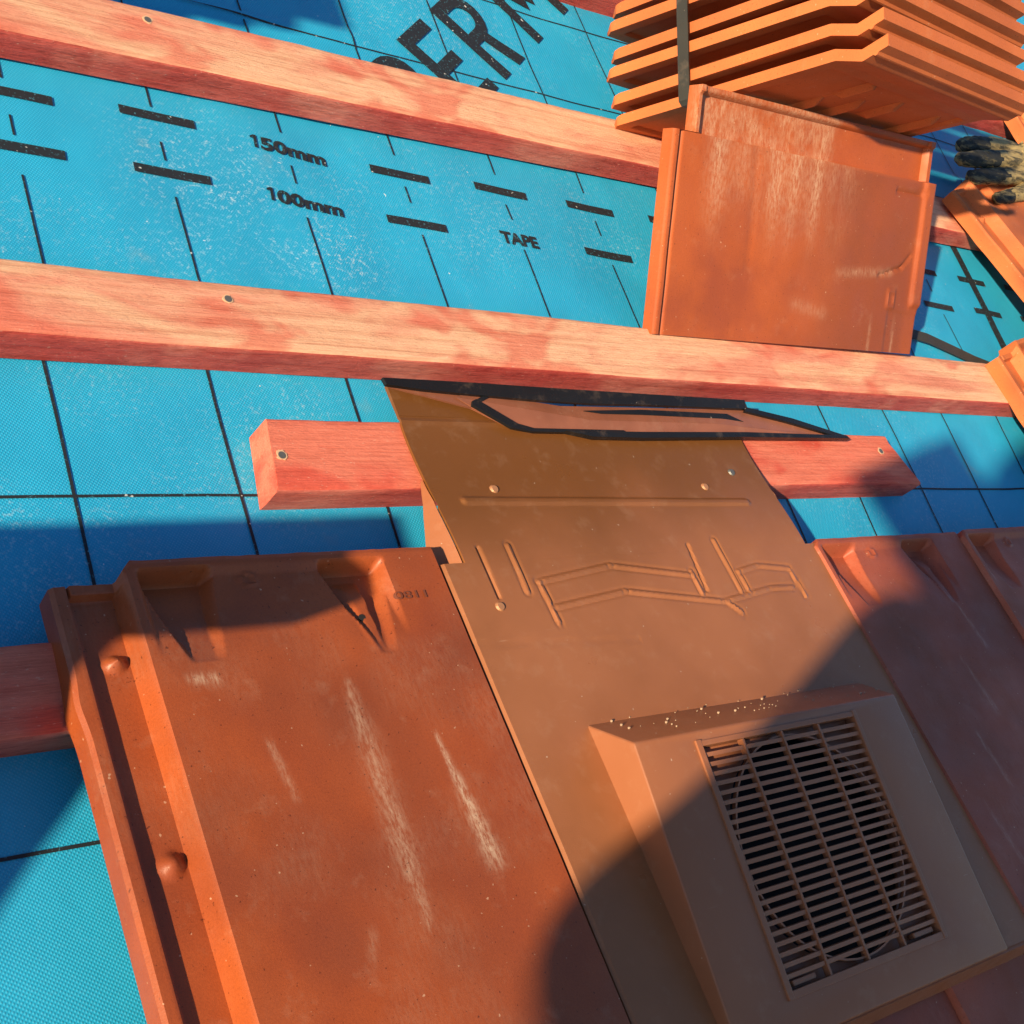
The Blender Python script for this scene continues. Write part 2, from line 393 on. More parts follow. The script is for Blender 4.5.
glyph(EB, [rect(0, TH, 0, CH), rect(TH, 52, 0, 13), rect(TH, 50, CH-13, CH), rect(TH, 46, CH/2-6, CH/2+7)])
PB = EB-UB*ADV
glyph(PB, [rect(0, TH, 0, CH)]+bowl(TH, CH-25.5, 25.5, 12.5, 14))
MBs = RB+UB*88-VB*0
glyph(MBs, [rect(0, TH, 0, CH), rect(74, 74+TH, 0, CH), [(TH, CH), (TH, CH-26), (37, 26), (44, 36)], [(74, CH), (44, 36), (51, 26), (74, CH-26)]])
glyph(Vector((331, 446)), bowl(0, 0, 16, 7, 0))
pt.out('printed_lettering', roof2, 2)
def text_mesh(body, size, bold=0.0):
    cu = bpy.data.curves.new('t', 'FONT'); cu.body = body; cu.size = size; cu.offset = bold; cu.resolution_u = 3
    o = bpy.data.objects.new('t', cu); COL.objects.link(o); dg = bpy.context.evaluated_depsgraph_get(); dg.update()
    me = bpy.data.meshes.new_from_object(o.evaluated_get(dg)); bpy.data.objects.remove(o); bpy.data.curves.remove(cu)
    V = [tuple(v.co) for v in me.vertices]; Fc = [tuple(p.vertices) for p in me.polygons]; bpy.data.meshes.remove(me)
    return V, Fc
def print_text(body, a, b, height, parent, bold=0.45):
    """set body so that its baseline runs from a to b"""
    V, Fc = text_mesh(body, 10, 0.0 if not bold else bold*0.6)
    x0 = min(v[0] for v in V); x1 = max(v[0] for v in V); y1 = max(v[1] for v in V); y0 = 0
    a = Vector(a); b = Vector(b); d = (b-a); n = Vector((-d.y, d.x)).normalized()*height
    p = Print(); p.off = 1.0
    p.add([(*(a+d*((v[0]-x0)/(x1-x0))+n*((v[1]-y0)/(y1-y0))), 0) for v in V], Fc)
    p.out('printed_lettering', parent)
def one(a, b, h):
    a = Vector(a); d = (Vector(b)-a).normalized(); n = Vector((-d.y, d.x)); p = Print(); p.off = 1.0
    p.poly([a+d*2.4, a+d*4.9, a+d*4.9+n*h, a+d*2.6+n*h]); p.poly([a+n*(h-3.4), a+n*(h-1.6), a+d*2.6+n*h, a+d*2.5+n*(h-2.4)])
    p.out('printed_lettering', roof2)
one((-115, 284.3), (-54, 279.5), 11.5); print_text('50mm', (-107.5, 283.6), (-54, 279.5), 11.5, roof2, 0.7)
one((-114, 238.3), (-54, 232.5), 11.5); print_text('00mm', (-106.5, 237.5), (-54, 232.5), 11.5, roof2, 0.7)
print_text('TAPE', (92, 229.5), (130, 228), 11.5, roof2, 0.7)
print_text('8', (219, 160), (229, 157), 20, roof2)

# ------------------------------------------------------------------ battens
def batten(x0, x1, y0, y1, z0, z1, label, mats, nails=(), rag=1.0, seed=0.0, endcut=(0, 0), bevel=2.2, group=None, slope=0.0):
    """sawn timber: rounded arrises, slightly uneven faces, separate material on the sawn sides"""
    xs = lines((x0, x1, 9)); prof = []
    W, Hh = y1-y0, z1-z0; r = bevel
    ring = [(0, 0), (0, Hh*0.33), (0, Hh*0.66), (0, Hh-r), (r*0.3, Hh-r*0.3), (r, Hh)]+[(W*k/6, Hh) for k in range(1, 6)]+[(W-r, Hh), (W-r*0.3, Hh-r*0.3), (W, Hh-r), (W, 0)]
    n = len(ring); V = []; Fc = []; fm = []
    for i, x in enumerate(xs):
        tt = i/(len(xs)-1)
        for k, (a, h) in enumerate(ring):
            ex = 0.0
            if i == 0: ex = endcut[0]*(a/W-0.5)
            if i == len(xs)-1: ex = endcut[1]*(a/W-0.5)
            j = rag*(0.9*nz(x, seed*50+k*3, 130, seed, 2)+0.35*noise.noise(Vector((x/7, k*2.3, seed))))
            side = a < W*0.5
            V.append((x+ex+(rag*0.8*noise.noise(Vector((k*1.7, x, seed))) if i in (0, len(xs)-1) else 0), y0+a+slope*x+(j if h > 1 else 0)*0.7, z0+h+(j*0.6 if h > Hh*0.5 else 0)))
    for i in range(len(xs)-1):
        for k in range(n-1):
            Fc.append((i*n+k, i*n+k+1, (i+1)*n+k+1, (i+1)*n+k)); fm.append(1 if k < 4 or k > n-4 else 0)
        Fc.append((i*n+n-1, i*n, (i+1)*n, (i+1)*n+n-1)); fm.append(1)
    Fc.append(tuple(range(n))); fm.append(2 if len(mats) > 2 else 1); Fc.append(tuple((len(xs)-1)*n+k for k in range(n))[::-1]); fm.append(2 if len(mats) > 2 else 1)
    org = ((x0+x1)/2, (y0+y1)/2, z0)
    me = mesh_from('roof_batten', V, Fc, mats, org, None, fm)
    bm = bmesh.new(); bm.from_mesh(me); bmesh.ops.recalc_face_normals(bm, faces=bm.faces); bm.to_mesh(me); bm.free()
    me.polygons.foreach_set('use_smooth', [True]*len(me.polygons)); me.set_sharp_from_angle(angle=math.radians(50))
    o = link('timber_batten', me); place(o, org); props(o, label, 'batten', group)
    for (nx_, ny_) in nails:
        m = MB(); m.disc((nx_, ny_, z1-0.6), 2.5, 1.05, 12)
        me2 = mesh_from('nail_head', m.v, m.f, STEEL, org); link('nail_head', me2, o)
        m = MB(); c = Vector((nx_, ny_, z1-1.0))
        ring = [(c.x+(3.6+1.6*noise.noise(Vector((k*1.3, nx_, 0))))*math.cos(k*math.pi/8), c.y+(3.4+1.4*noise.noise(Vector((k*1.7, ny_, 3))))*math.sin(k*math.pi/8)) for k in range(16)]
        m.hexa([(x, y, z1-1.0) for x, y in ring], [(x, y, z1+0.25) for x, y in ring])
        link('nail_dent', mesh_from('nail_dent', m.v, m.f, PUTTY, org), o)
    return o
def nail_at(px, py): q = un(px, py, 25.5); return (q.x, q.y)
batten(-900, 1900, 548, 598, 0, 25, 'highest red batten, passing behind the strapped tile stack', [WOOD_RED, WOOD_SIDE], (), seed=1)
batten(-950, 1900, 320, 370, 5.0, 28.5, 'long pale batten with a red front edge above the tape dashes', [WOOD_TOP, WOOD_SIDE], [nail_at(146, 23)], seed=2)
batten(-950, 1900, 93, 143, 0.5, 25.5, 'long pale batten with red patches running behind the brown roof vent', [WOOD_TOP, WOOD_SIDE], [nail_at(228, 299)], seed=3, slope=-0.0055)
batten(-183, 459, -4, 46, 0.2, 25.2, 'short red batten offcut with both sawn ends showing, under the vent plate', [WOOD_RED, WOOD_SIDE, WOOD_RED], [nail_at(282, 455), nail_at(881, 451)], seed=4.5, endcut=(6, -26), rag=1.2)
batten(-950, 900, -134, -87, 0, 25, 'shaded red batten stub at the left beside the big clay tile', [WOOD_RED, WOOD_SIDE], (), seed=5)

# ------------------------------------------------------------------ laid clay tiles
W_T, L_T = 240.0, 318.0
def tile_top(x, y):
    v = -y
    if x < 36.5:                                       # side lock: lip and water channel
        z = -8.0-2.5*(1-lin(0, 2.2, x))-(5.5*sstep(7.5, 10.5, x))
        z += 6.0*(1-sstep(5.0, 8.5, v)) if x > 9 else 0   # rim across the channel head
        z = min(z, -8.2)
        for cv, r in ((51, 6.5), (157, 7.0)):
            d = math.hypot(x-24.0, v-cv)/r
            if d < 1: z += 5.5*(1-d**1.3)
        if x > 32.0: z = z+(0-z)*lin(32.0, 36.5, x)
        return z
    z = 0.0
    # head recess with a rim, two tapering hollows and a nail boss
    rim = lin(5.5, 10.5, v)
    rec = rim*(1-sstep(26, 60, v))*lin(42, 44.5, x)*(1-lin(188, 192, x))
    z -= 3.8*rec
    def hollow(l0, l1, r0, r1, vt, dep):
        k = lin(6, vt, v)
        l = l0+(l1-l0)*k; r = r0+(r1-r0)*k
        if v > vt or v < 5: return 0.0
        return dep*(1-k)**0.7*rim*lin(l, l+3.2, x)*(1-lin(r-5, r, x))
    z -= hollow(42, 57, 86, 76, 62, 9.5)+hollow(148, 168, 193, 178, 68, 8.5)
    if 16 < v < 66:                                      # boss with the nail hole
        k = (v-16)/50; z += (6.5*(1-k))*lin(155+8*k, 163+6*k, x)*(1-lin(174-3*k, 176-3*k, x))*lin(16, 30, v)
    d = math.hypot(x-105, v-14)/5.0
    if 0.5 < d < 1.0: z += 1.2
    z -= 1.0*(1-sstep(0, 3, v))
    return z
def tile_bot(x, y):
    if x < 36.5: return -25.0
    return -22.0+15.0*lin(188, 196, x) if x > 188 else -22.0
def course_rot(yaw=0.0, tilt=0.118):
    return (Matrix.Rotation(yaw, 4, 'Z') @ Matrix.Rotation(-math.atan(tilt), 4, 'X')).to_3x3()
def tile_mesh(mat, stain_tone=None, chan_start=9.0, fine=True, seed=0.0, width=W_T):
    sx = 2.0 if fine else 5.0
    xs = lines((0, 14, 1.0 if fine else 3), (14, 30, sx), (30, 37, 1.0 if fine else 3), (37, 44, 1.5), (44, 96, sx*0.5), (96, 146, sx*1.25), (146, 200, sx*0.5), (200, width, sx*2))
    ys = lines((-L_T, -180, 7), (-180, -140, 1.8 if fine else 6), (-140, -75, 4), (-75, 0, 1.0 if fine else 4))
    def top(x, y): return tile_top(x, y)+0.22*nz(x, y, 40, seed, 3)
    def warp(p):
        x, y, z = p                                     # the channel strip's head is set back from the pan's
        k = (1-lin(33, 41, x))*chan_start
        k += 0.5*noise.noise(Vector((x/9, seed, 0))) if y > -3 else 0
        # soft chips along the left lip
        dx = 1.6*math.exp(-((y+74)/11)**2)*-1 if x < 3 else 0
        return (x+dx, y-k*(1-lin(0, 60, -y)), z)
    return heightfield('roof_tile', xs, ys, top, tile_bot, mat, (0,0,0), 38, stain_tone, warp, lambda x, y: min(1, max(0, 0.15+0.9*nz(x, y, 85, seed+2, 3))))
TX = -335.0
def left_stain(x, y):
    X, Y = x+TX, y-50
    s = 0
    d, t = segd(X, Y, -195, -131, -199, -268); w = 1.5+5.5*math.sin(math.pi*min(1, t*1.05))**0.7; s += 0.58*math.exp(-(d/w)**2)*(0.5+0.5*abs(nz(X*3, Y*0.6, 18, 3)))
    d, t = segd(X, Y, -153, -170, -147, -240); w = 1.0+5.0*t; s += 0.75*math.exp(-(d/w)**2)
    d, t = segd(X, Y, -251, -160, -246, -190); s += 0.3*math.exp(-(d/2.2)**2)
    d, t = segd(X, Y, -280, -121, -268, -122); s += 0.5*math.exp(-(d/3.0)**2)
    d, t = segd(X, Y, -230, -262, -236, -276); s += 0.2*math.exp(-(d/2.2)**2)
    s += 0.10*max(0, nz(X, Y, 55, 8))
    return min(0.9, s)
def laid_tile(x, y, mat, label, group, stain_tone=None, seed=0.0, width=W_T, yaw=0.0, dz=0.0, z=None, tilt=0.118, fine=True, mesh=None):
    me = mesh or tile_mesh(mat, stain_tone, seed=seed, fine=fine, width=width)
    o = link('clay_tile', me)
    place(o, (x, y, (zt(y) if z is None else z)+dz), course_rot(yaw, tilt))
    props(o, label, 'roof tile', group); return o
left_tile = laid_tile(TX, -53, CLAY, 'big red clay tile with pale streaks and a raised side lip, left of the vent', None, left_stain, 0.3, width=229.5)
def imprint(tile, body, x0, y0, w, h):
    V, Fc = text_mesh(body, 10, 0.1)
    a = min(v[0] for v in V); b = max(v[0] for v in V); t_ = max(v[1] for v in V)
    vs = [(x0+(v[0]-a)/(b-a)*w, y0+v[1]/t_*h, 0) for v in V]
    vs = [(x, y, tile_top(x, y)+0.55) for x, y, _ in vs]
    link('date_imprint', mesh_from('date_imprint', vs, Fc, IMPRINT), tile)
imprint(left_tile, '0811', 190, -35, 22, 5.0)
m = MB(); m.disc((166, -43, tile_top(166, -43)-0.1), 2.3, 0.5, 10); link('nail_hole_shade', mesh_from('nail_hole_shade', m.v, m.f, HOLE_SHADE), left_tile)  # flat dark disc painted as the shade in the hole
def worn(seed, k=0.5):
    def f(x, y):
        s = 0
        for i in range(5):
            rx = 60+37*((i*7+seed*3) % 5); ry = -60-55*((i*3+seed) % 5)
            d, t = segd(x, y, rx, ry, rx+6, ry-48); s += 0.5*math.exp(-(d/(0.8+1.6*t))**2)
        return min(0.8, s*k+0.12*max(0, nz(x, y, 50, seed)))
    return f
laid_tile(216, -63, CLAY_DARK, 'shaded red clay tile directly right of the brown vent', None, worn(2, 0.8), 1.4, dz=2.0, width=234.0)
laid_tile(416, -63, CLAY_DARK, 'shaded red clay tile at the right edge, in the same course as the vent', None, worn(4, 0.8), 2.2, dz=6.0)
laid_tile(135, -288, CLAY_DARK, 'red clay tile lying under the right end of the vent front edge', None, worn(1, 0.8), 3.1, z=zt(-66)+5.0)
laid_tile(-66, -288, CLAY_DARK, 'red clay tile under the vent front edge, left of the joint in the bottom course', None, worn(3, 0.8), 4.1, z=zt(-66)+0.5, width=235.0)

# ------------------------------------------------------------------ roof vent
vo = (80, -200, 26)
vent = empty('roof_vent', vo)
props(vent, 'brown plastic roof vent tile with a slatted square grille set in its hood', 'roof vent')
X0, X1, XA, XB = -103.0, 260.0, -85.0, 243.0
def zz(px, py): return (470+px/2.926, 520+py/2.926)
EMB = []
def emb(pts, w, h):
    q = [ut(*p) for p in pts]
    for a, b in zip(q, q[1:]): EMB.append((a.x, a.y, b.x, b.y, w, h))
def Z(*p): return [zz(*k) for k in p]
emb(Z((200,180),(410,132),(650,160)), 1.8, 0.9); emb(Z((250,255),(455,207),(745,237),(880,198),(945,195)), 1.8, 0.9)
emb(Z((205,185),(262,300)), 1.8, 0.9); emb(Z((648,150),(682,215)), 1.8, 0.9); emb(Z((785,150),(840,132),(930,140)), 1.8, 0.85); emb(Z((785,150),(818,208)), 1.8, 0.85); emb(Z((932,140),(985,222)), 1.8, 0.85); emb(Z((755,240),(795,268)), 2.2, 1.1)
emb([(478,548),(499,597)], 2.2, -1.6); emb([(508,545),(528,592)], 1.8, 0.85); emb([(688,545),(707,590)], 2.2, -1.4); emb([(714,540),(742,592)], 1.8, 0.85)
emb([(410,647),(640,639)], 1.2, -0.4)
BAR = (ut(467, 499), ut(748, 501))
def plate_z(x, y):
    if y < -66: z = zt(y)
    else:
        z = zt(-66)+(28.5-zt(-66))*sstep(-70, 30, y)*0.55+(28.5-zt(-66))*lin(-66, 36, y)*0.45
    if y > 44: z = 28.5-0.10*(y-44)
    if abs(y-44) < 3: z += 0.9*(1-abs(y-44)/3)
    d, t = segd(x, y, BAR[0].x, BAR[0].y, BAR[1].x, BAR[1].y); z += 2.0*(1-sstep(1.2, 4.0, d))
    up = dn = 0.0
    for ax, ay, bx, by, w, h in EMB:
        if min(ax, bx)-6 < x < max(ax, bx)+6 and min(ay, by)-6 < y < max(ay, by)+6:
            d, t = segd(x, y, ax, ay, bx, by); k = h*(1-sstep(w*0.35, w, d))
            if h > 0: dn = min(dn, -0.55*math.exp(-((d-w-1.0)/0.8)**2))
            if k > 0: up = max(up, k)
            else: dn = min(dn, k)
    z += up+dn
    # shallow stiffening dip along the left
    z += 0.5*nz(x, y, 120, 9, 2)
    return z
def plate_tone(x, y): return min(1, max(0, 0.10+0.9*(1-sstep(-95, 15, y+18*nz(x, y, 70, 4)+0.10*(80-x)))))  # tone mask: darker brown at the head, paler down the base plate
xs = lines((X0, X0+4, 2), (X0+4, XA, 3), (XA, 162, 1.0), (162, XB, 2), (XB, X1, 3)); ys = lines((-378, -205, 6), (-205, -112, 2.2), (-112, -66, 0.9))
me = heightfield('base_plate', xs, ys, lambda x, y: plate_z(x, y)-1.6*(1-lin(0, 1.8, min(x-X0, X1-x))), lambda x, y: plate_z(0, y)-8.5, PLATE, vo, 32, plate_tone)
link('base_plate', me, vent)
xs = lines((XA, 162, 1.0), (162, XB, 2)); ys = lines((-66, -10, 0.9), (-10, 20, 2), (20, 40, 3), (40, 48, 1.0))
me = heightfield('head_plate', xs, ys, plate_z, lambda x, y: plate_z(0, y)-2.2, PLATE, vo, 32, plate_tone)
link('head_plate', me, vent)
# raised flap at the head, cut on a slant at its left
m = MB(); P = []
za = plate_z(0, 48)
flap = [(XA, 48), (XB, 48), (XB, 50), (24, 52), (-20, 61), (-83, 74), (XA-0.5, 72)]
m.hexa([(x, y, za-2.0-0.09*(y-48)) for x, y in flap], [(x, y, za+0.2-0.05*(y-48)) for x, y in flap]); m.obj('head_flap', PLATE, vent, vo)
# side skirts
m = MB()
def skirt(xe, so):
    n = 8
    for i in range(n):
        ya, yb = -2-64*i/n, -2-64*(i+1)/n
        def pts(y):
            k = (-y-2)/64; zt_ = plate_z(0, y)-2.3
            return Vector((xe, y, zt_)), Vector((xe+so*12*k, y, zt_-1-20*k)), Vector((xe+so*(12*k+1.5), y, zt_-1-20*k)), Vector((xe+so*1.5, y, zt_+1.4))
        a, b = pts(ya), pts(yb); m.hexa(list(a), list(b))
skirt(XA, -1); m.obj('side_skirt', PLASTIC, vent, vo)
m = MB(); skirt(XB, 1); m.obj('side_skirt', PLASTIC, vent, vo)
# screws
for px, py in ((497,487),(708,485),(735,470),(500,607)):
    q = ut(px, py); z = plate_z(q.x, q.y)
    m = MB(); m.disc((q.x, q.y, z-0.3), 3.6, 1.6, 14, r2=2.4); o = m.obj('screw', SCREW if px != 735 else STEEL, vent, vo)
# hood
ZB, ZF = 91.0, 87.0
hb0 = ut(587, 724); hb1 = ut(886, 686)
ht0 = un(632, 738, ZB); ht1 = un(896, 698, ZB)
hf0 = un(717, 1030, ZF); yf = -379.0
hxL = ht0.x; hxR = ht1.x
g = [un(702, 743, 90), un(858, 716, 90), un(940, 938, 88.5), un(787, 992, 88.5)]
gx0 = (g[0].x+g[3].x)/2; gx1 = (g[1].x+g[2].x)/2; gy1 = (g[0].y+g[1].y)/2; gy0 = (g[2].y+g[3].y)/2
def hz_(y): return ZB+(ZF-ZB)*(ht0.y-y)/(ht0.y-yf)
ytop = (ht0.y+ht1.y)/2
V = []; Fc = []
def P3(x, y, z): V.append((x, y, z)); return len(V)-1
tl, tr = P3(hxL, ytop, hz_(ytop)), P3(hxR, ytop, hz_(ytop)); fl, fr = P3(hxL-1, yf, hz_(yf)), P3(hxR+8, yf, hz_(yf)-1)
bl, br = P3(hb0.x, hb0.y, plate_z(0, hb0.y)-1), P3(hxR+15, hb0.y-2, plate_z(0, hb0.y)-1)
cl, cr = P3(hb0.x-3, yf, zt(yf)-3), P3(hxR+14, yf, zt(yf)-2)
ga = [P3(gx0, gy0, hz_(gy0)), P3(gx1, gy0, hz_(gy0)), P3(gx1, gy1, hz_(gy1)), P3(gx0, gy1, hz_(gy1))]
gb = [P3(gx0, gy0, hz_(gy0)-9), P3(gx1, gy0, hz_(gy0)-9), P3(gx1, gy1, hz_(gy1)-9), P3(gx0, gy1, hz_(gy1)-9)]
dl, dr = P3(X0+3, yf-0.5, 56), P3(X1-3, yf-0.5, 56)
Fc += [(fl, fr, ga[1], ga[0]), (fr, tr, ga[2], ga[1]), (tr, tl, ga[3], ga[2]), (tl, fl, ga[0], ga[3])]
Fc += [(ga[i], ga[(i+1) % 4], gb[(i+1) % 4], gb[i]) for i in range(4)]
Fc += [(tl, tr, br, bl), (tl, bl, cl, fl), (tr, fr, cr, br), (fl, cl, cr, fr)]
me = mesh_from('hood', V, Fc, PLASTIC, vo)
bm = bmesh.new(); bm.from_mesh(me); bmesh.ops.recalc_face_normals(bm, faces=bm.faces)
rim = [e for e in bm.edges if not e.is_boundary and e.calc_face_angle(0) > 0.3 and all(abs(v.co.z-(ga_z)) < 1 for v in e.verts for ga_z in [v.co.z])]
bmesh.ops.bevel(bm, geom=rim, offset=1.6*MM, segments=3, affect='EDGES', profile=0.5)
bm.to_mesh(me); bm.free(); me.polygons.foreach_set('use_smooth', [True]*len(me.polygons)); me.set_sharp_from_angle(angle=math.radians(25))
link('hood', me, vent)
# front lip under the plate, down to the course below
m = MB(); m.hexa([(X0+2, yf-9, 61), (X1-2, yf-9, 61), (X1-2, yf+2, 61), (X0+2, yf+2, 61)], [(X0+2, yf-1.5, zt(yf)-1.5), (X1-2, yf-1.5, zt(yf)-1.5), (X1-2, yf+2, zt(yf)-2.5), (X0+2, yf+2, zt(yf)-2.5)])
m.obj('front_lip', PLASTIC, vent, vo)
# grille: rectangular frame, slats, uprights, ring and corner plates round the dark duct
gcx, gcy = (gx0+gx1)/2, (gy0+gy1)/2; gw, gh = gx1-gx0, gy1-gy0
def hg(y): return hz_(y)
m = MB()
for xa, xb, ya, yb in ((gx0-3.5, gx0+1.2, gy0-3, gy1+3), (gx1-1.2, gx1+2.5, gy0-3, gy1+3)):
    m.hexa([(xa,ya,hg(ya)-7),(xb,ya,hg(ya)-7),(xb,yb,hg(yb)-7),(xa,yb,hg(yb)-7)], [(xa,ya,hg(ya)+1.3),(xb,ya,hg(ya)+1.3),(xb,yb,hg(yb)+1.3),(xa,yb,hg(yb)+1.3)])
for ya, yb in ((gy0-3, gy0+1.4), (gy1-1.0, gy1+2.4)):
    m.hexa([(gx0+1.2,ya,hg(ya)-7),(gx1-1.2,ya,hg(ya)-7),(gx1-1.2,yb,hg(yb)-7),(gx0+1.2,yb,hg(yb)-7)], [(gx0+1.2,ya,hg(ya)+1.0),(gx1-1.2,ya,hg(ya)+1.0),(gx1-1.2,yb,hg(yb)+1.0),(gx0+1.2,yb,hg(yb)+1.0)])
m.obj('grille_frame', PLASTIC, vent, vo, None, 0.5)
m = MB(); NS = 23
for i in range(NS):
    y = gy0+6+(gh-9)*(i+0.5)/NS
    m.bar((gx0+1.2, y, hg(y)-1.8), (gx1-1.2, y, hg(y)-1.8), 2.6, 3.2, Vector((0, -0.2, 1)))
for k in range(3):
    x = gx0+gw*(0.25+0.245*k)
    m.bar((x, gy0+1, hg(gy0)-1.6), (x, gy1-1, hg(gy1)-1.6), 1.8, 4.4)
m.obj('grille_slats', PLASTIC, vent, vo, None, 0.25)
Rr = gw*0.475
m = MB(); n = 48
ri, ro = Rr-0.6, Rr+0.6
for i in range(n):
    a, b = 2*math.pi*i/n, 2*math.pi*(i+1)/n
    def c4(t, r, dz): y = gcy+math.sin(t)*r*gh/gw; return (gcx+math.cos(t)*r, y, hg(y)+dz)
    m.hexa([c4(a, ri, -4), c4(a, ro, -4), c4(b, ro, -4), c4(b, ri, -4)], [c4(a, ri, -1.0), c4(a, ro, -1.0), c4(b, ro, -1.0), c4(b, ri, -1.0)])
m.obj('grille_ring', PLASTIC, vent, vo)
m = MB()
for i in range(n):
    a, b = 2*math.pi*i/n, 2*math.pi*(i+1)/n
    def sq(t):
        c, s_ = math.cos(t), math.sin(t); k = 1/max(abs(c)/(gw/2), abs(s_)/(gh/2)); return (gcx+c*k, gcy+s_*k)
    pa, pb = sq(a), sq(b); qa, qb = c4(a, Rr, 0), c4(b, Rr, 0)
    if abs((a+b)/2 % (math.pi/2)-math.pi/4) < math.pi/4:
        lo = [(qa[0], qa[1], hg(qa[1])-9), (pa[0], pa[1], hg(pa[1])-9), (pb[0], pb[1], hg(pb[1])-9), (qb[0], qb[1], hg(qb[1])-9)]
        m.hexa(lo, [(x, y, z+2.4) for x, y, z in lo])
m.obj('grille_corner_plate', PLASTIC, vent, vo)
m = MB(); V = []; 
for i in range(n):
    a, b = 2*math.pi*i/n, 2*math.pi*(i+1)/n
    qa, qb = c4(a, Rr, 0), c4(b, Rr, 0)
    m.add([(qa[0], qa[1], hg(qa[1])-8), (qb[0], qb[1], hg(qb[1])-8), (qb[0], qb[1], zt(qb[1])+2.5), (qa[0], qa[1], zt(qa[1])+2.5)], [(0,1,2,3)])
fl_ = [c4(2*math.pi*i/n, Rr, 0) for i in range(n)]; m.add([(p[0], p[1], zt(p[1])+2.5) for p in fl_], [tuple(range(n))])
me = mesh_from('duct', m.v, m.f, HOLE_SHADE, vo); link('duct', me, vent)  # black walls and floor paint the duct's deep shade
# two lit drain slots in the bottom corners of the grille
for xa in (gx0+6, gx1-26):
    m = MB(); m.box(xa, xa+20, gy0+3.0, gy0+6.2, hg(gy0)-6, hg(gy0)-0.8); m.obj('drain_slot', PLASTIC, vent, vo, None, 0.8)
# pale bits painted as water-drop glints on the hood's upper slope and plate
m = MB(); rnd = random.Random(3)
for i in range(60):
    k = rnd.random(); t_ = rnd.random()
    x = hxL+8+(hxR-hxL)*k**0.8; y = hb0.y+(ytop-hb0.y)*t_*0.7; z = plate_z(0, hb0.y)+(hz_(ytop)-plate_z(0, hb0.y))*t_*0.7+0.2
    r = rnd.choice((0.3, 0.35, 0.4, 0.5, 0.6, 0.9)); m.disc((x, y, z-0.3), r, r*1.2, 6, r2=r*0.5)
link('grit_glint', mesh_from('grit_glint', m.v, m.f, GLINT, vo), vent)['kind'] = 'stuff'
m = MB(); q = un(869, 1000, 84); m.bar((q.x, q.y+3, 86), (q.x-4, q.y-14, 62), 1.3, 1.3); m.obj('mould_tab', RUBBER, vent, vo)

# ------------------------------------------------------------------ black edged collar lying at the head of the vent
co = (120, 66, 29)
collar = empty('vent_collar', co); props(collar, 'flat red brown sheet edged with black rubber strips, tucked below the batten behind the vent', 'collar')
def ZC(y): return 31.0+0.05*(y-40)
def cp(px, py, dz=0.0):
    z = 31.0
    for _ in range(8): q = un(px, py, z); z = ZC(q.y)+dz
    return un(px, py, z)
poly = [cp(*p) for p in ((388,386),(470,392),(560,406),(742,410),(842,439),(735,438),(620,434),(512,428),(472,408))]
m = MB(); NP = len(poly); mid = [cp(455, 397, 1.5), cp(590, 420, 3.0), cp(720, 424, 3.0), cp(800, 432, 0.5)]
m.hexa([p-Vector((0,0,1.6)) for p in poly], poly)
m.add([poly[1], poly[2], poly[3], poly[4], poly[5], poly[6], poly[7], poly[8]]+mid, [(0, 8, 9, 1), (1, 9, 10, 2), (2, 10, 11, 3), (3, 11, 10, 4), (4, 10, 9, 5), (5, 9, 6), (6, 9, 8, 7), (7, 8, 0)])
m.obj('sheet', PLASTIC_RED, collar, co)
def seal(pts, z0, th):
    q = [cp(*p) for p in pts]; mm = MB()
    mm.hexa([p+Vector((0, 0, z0)) for p in q], [p+Vector((0, 0, z0+th)) for p in q]); mm.obj('rubber_seal', RUBBER, collar, co, None, 0.35)
seal([(380,380),(470,385),(560,391),(640,396),(742,402),(743,411),(640,407),(590,406),(540,403),(470,397),(420,392),(384,387)], 0.4, 3.0)
seal([(562,434),(590,440),(640,441),(742,440),(846,441),(842,438),(742,435),(640,435)], 0.4, 4.5)
seal([(470,403),(474,401),(514,425),(532,430),(622,432),(622,435),(530,433.5),(510,430),(470,407)], 0.5, 2.4)
seal([(744,409),(790,420),(846,438),(838,439),(786,424),(742,413)], 0.4, 2.6)
seal([(582,412),(640,411),(725,415),(742,423),(720,420),(640,416),(600,415)], 0.4, 1.8)
seal([(473,402),(484,396),(488,398),(479,404)], 0.4, 2.0)
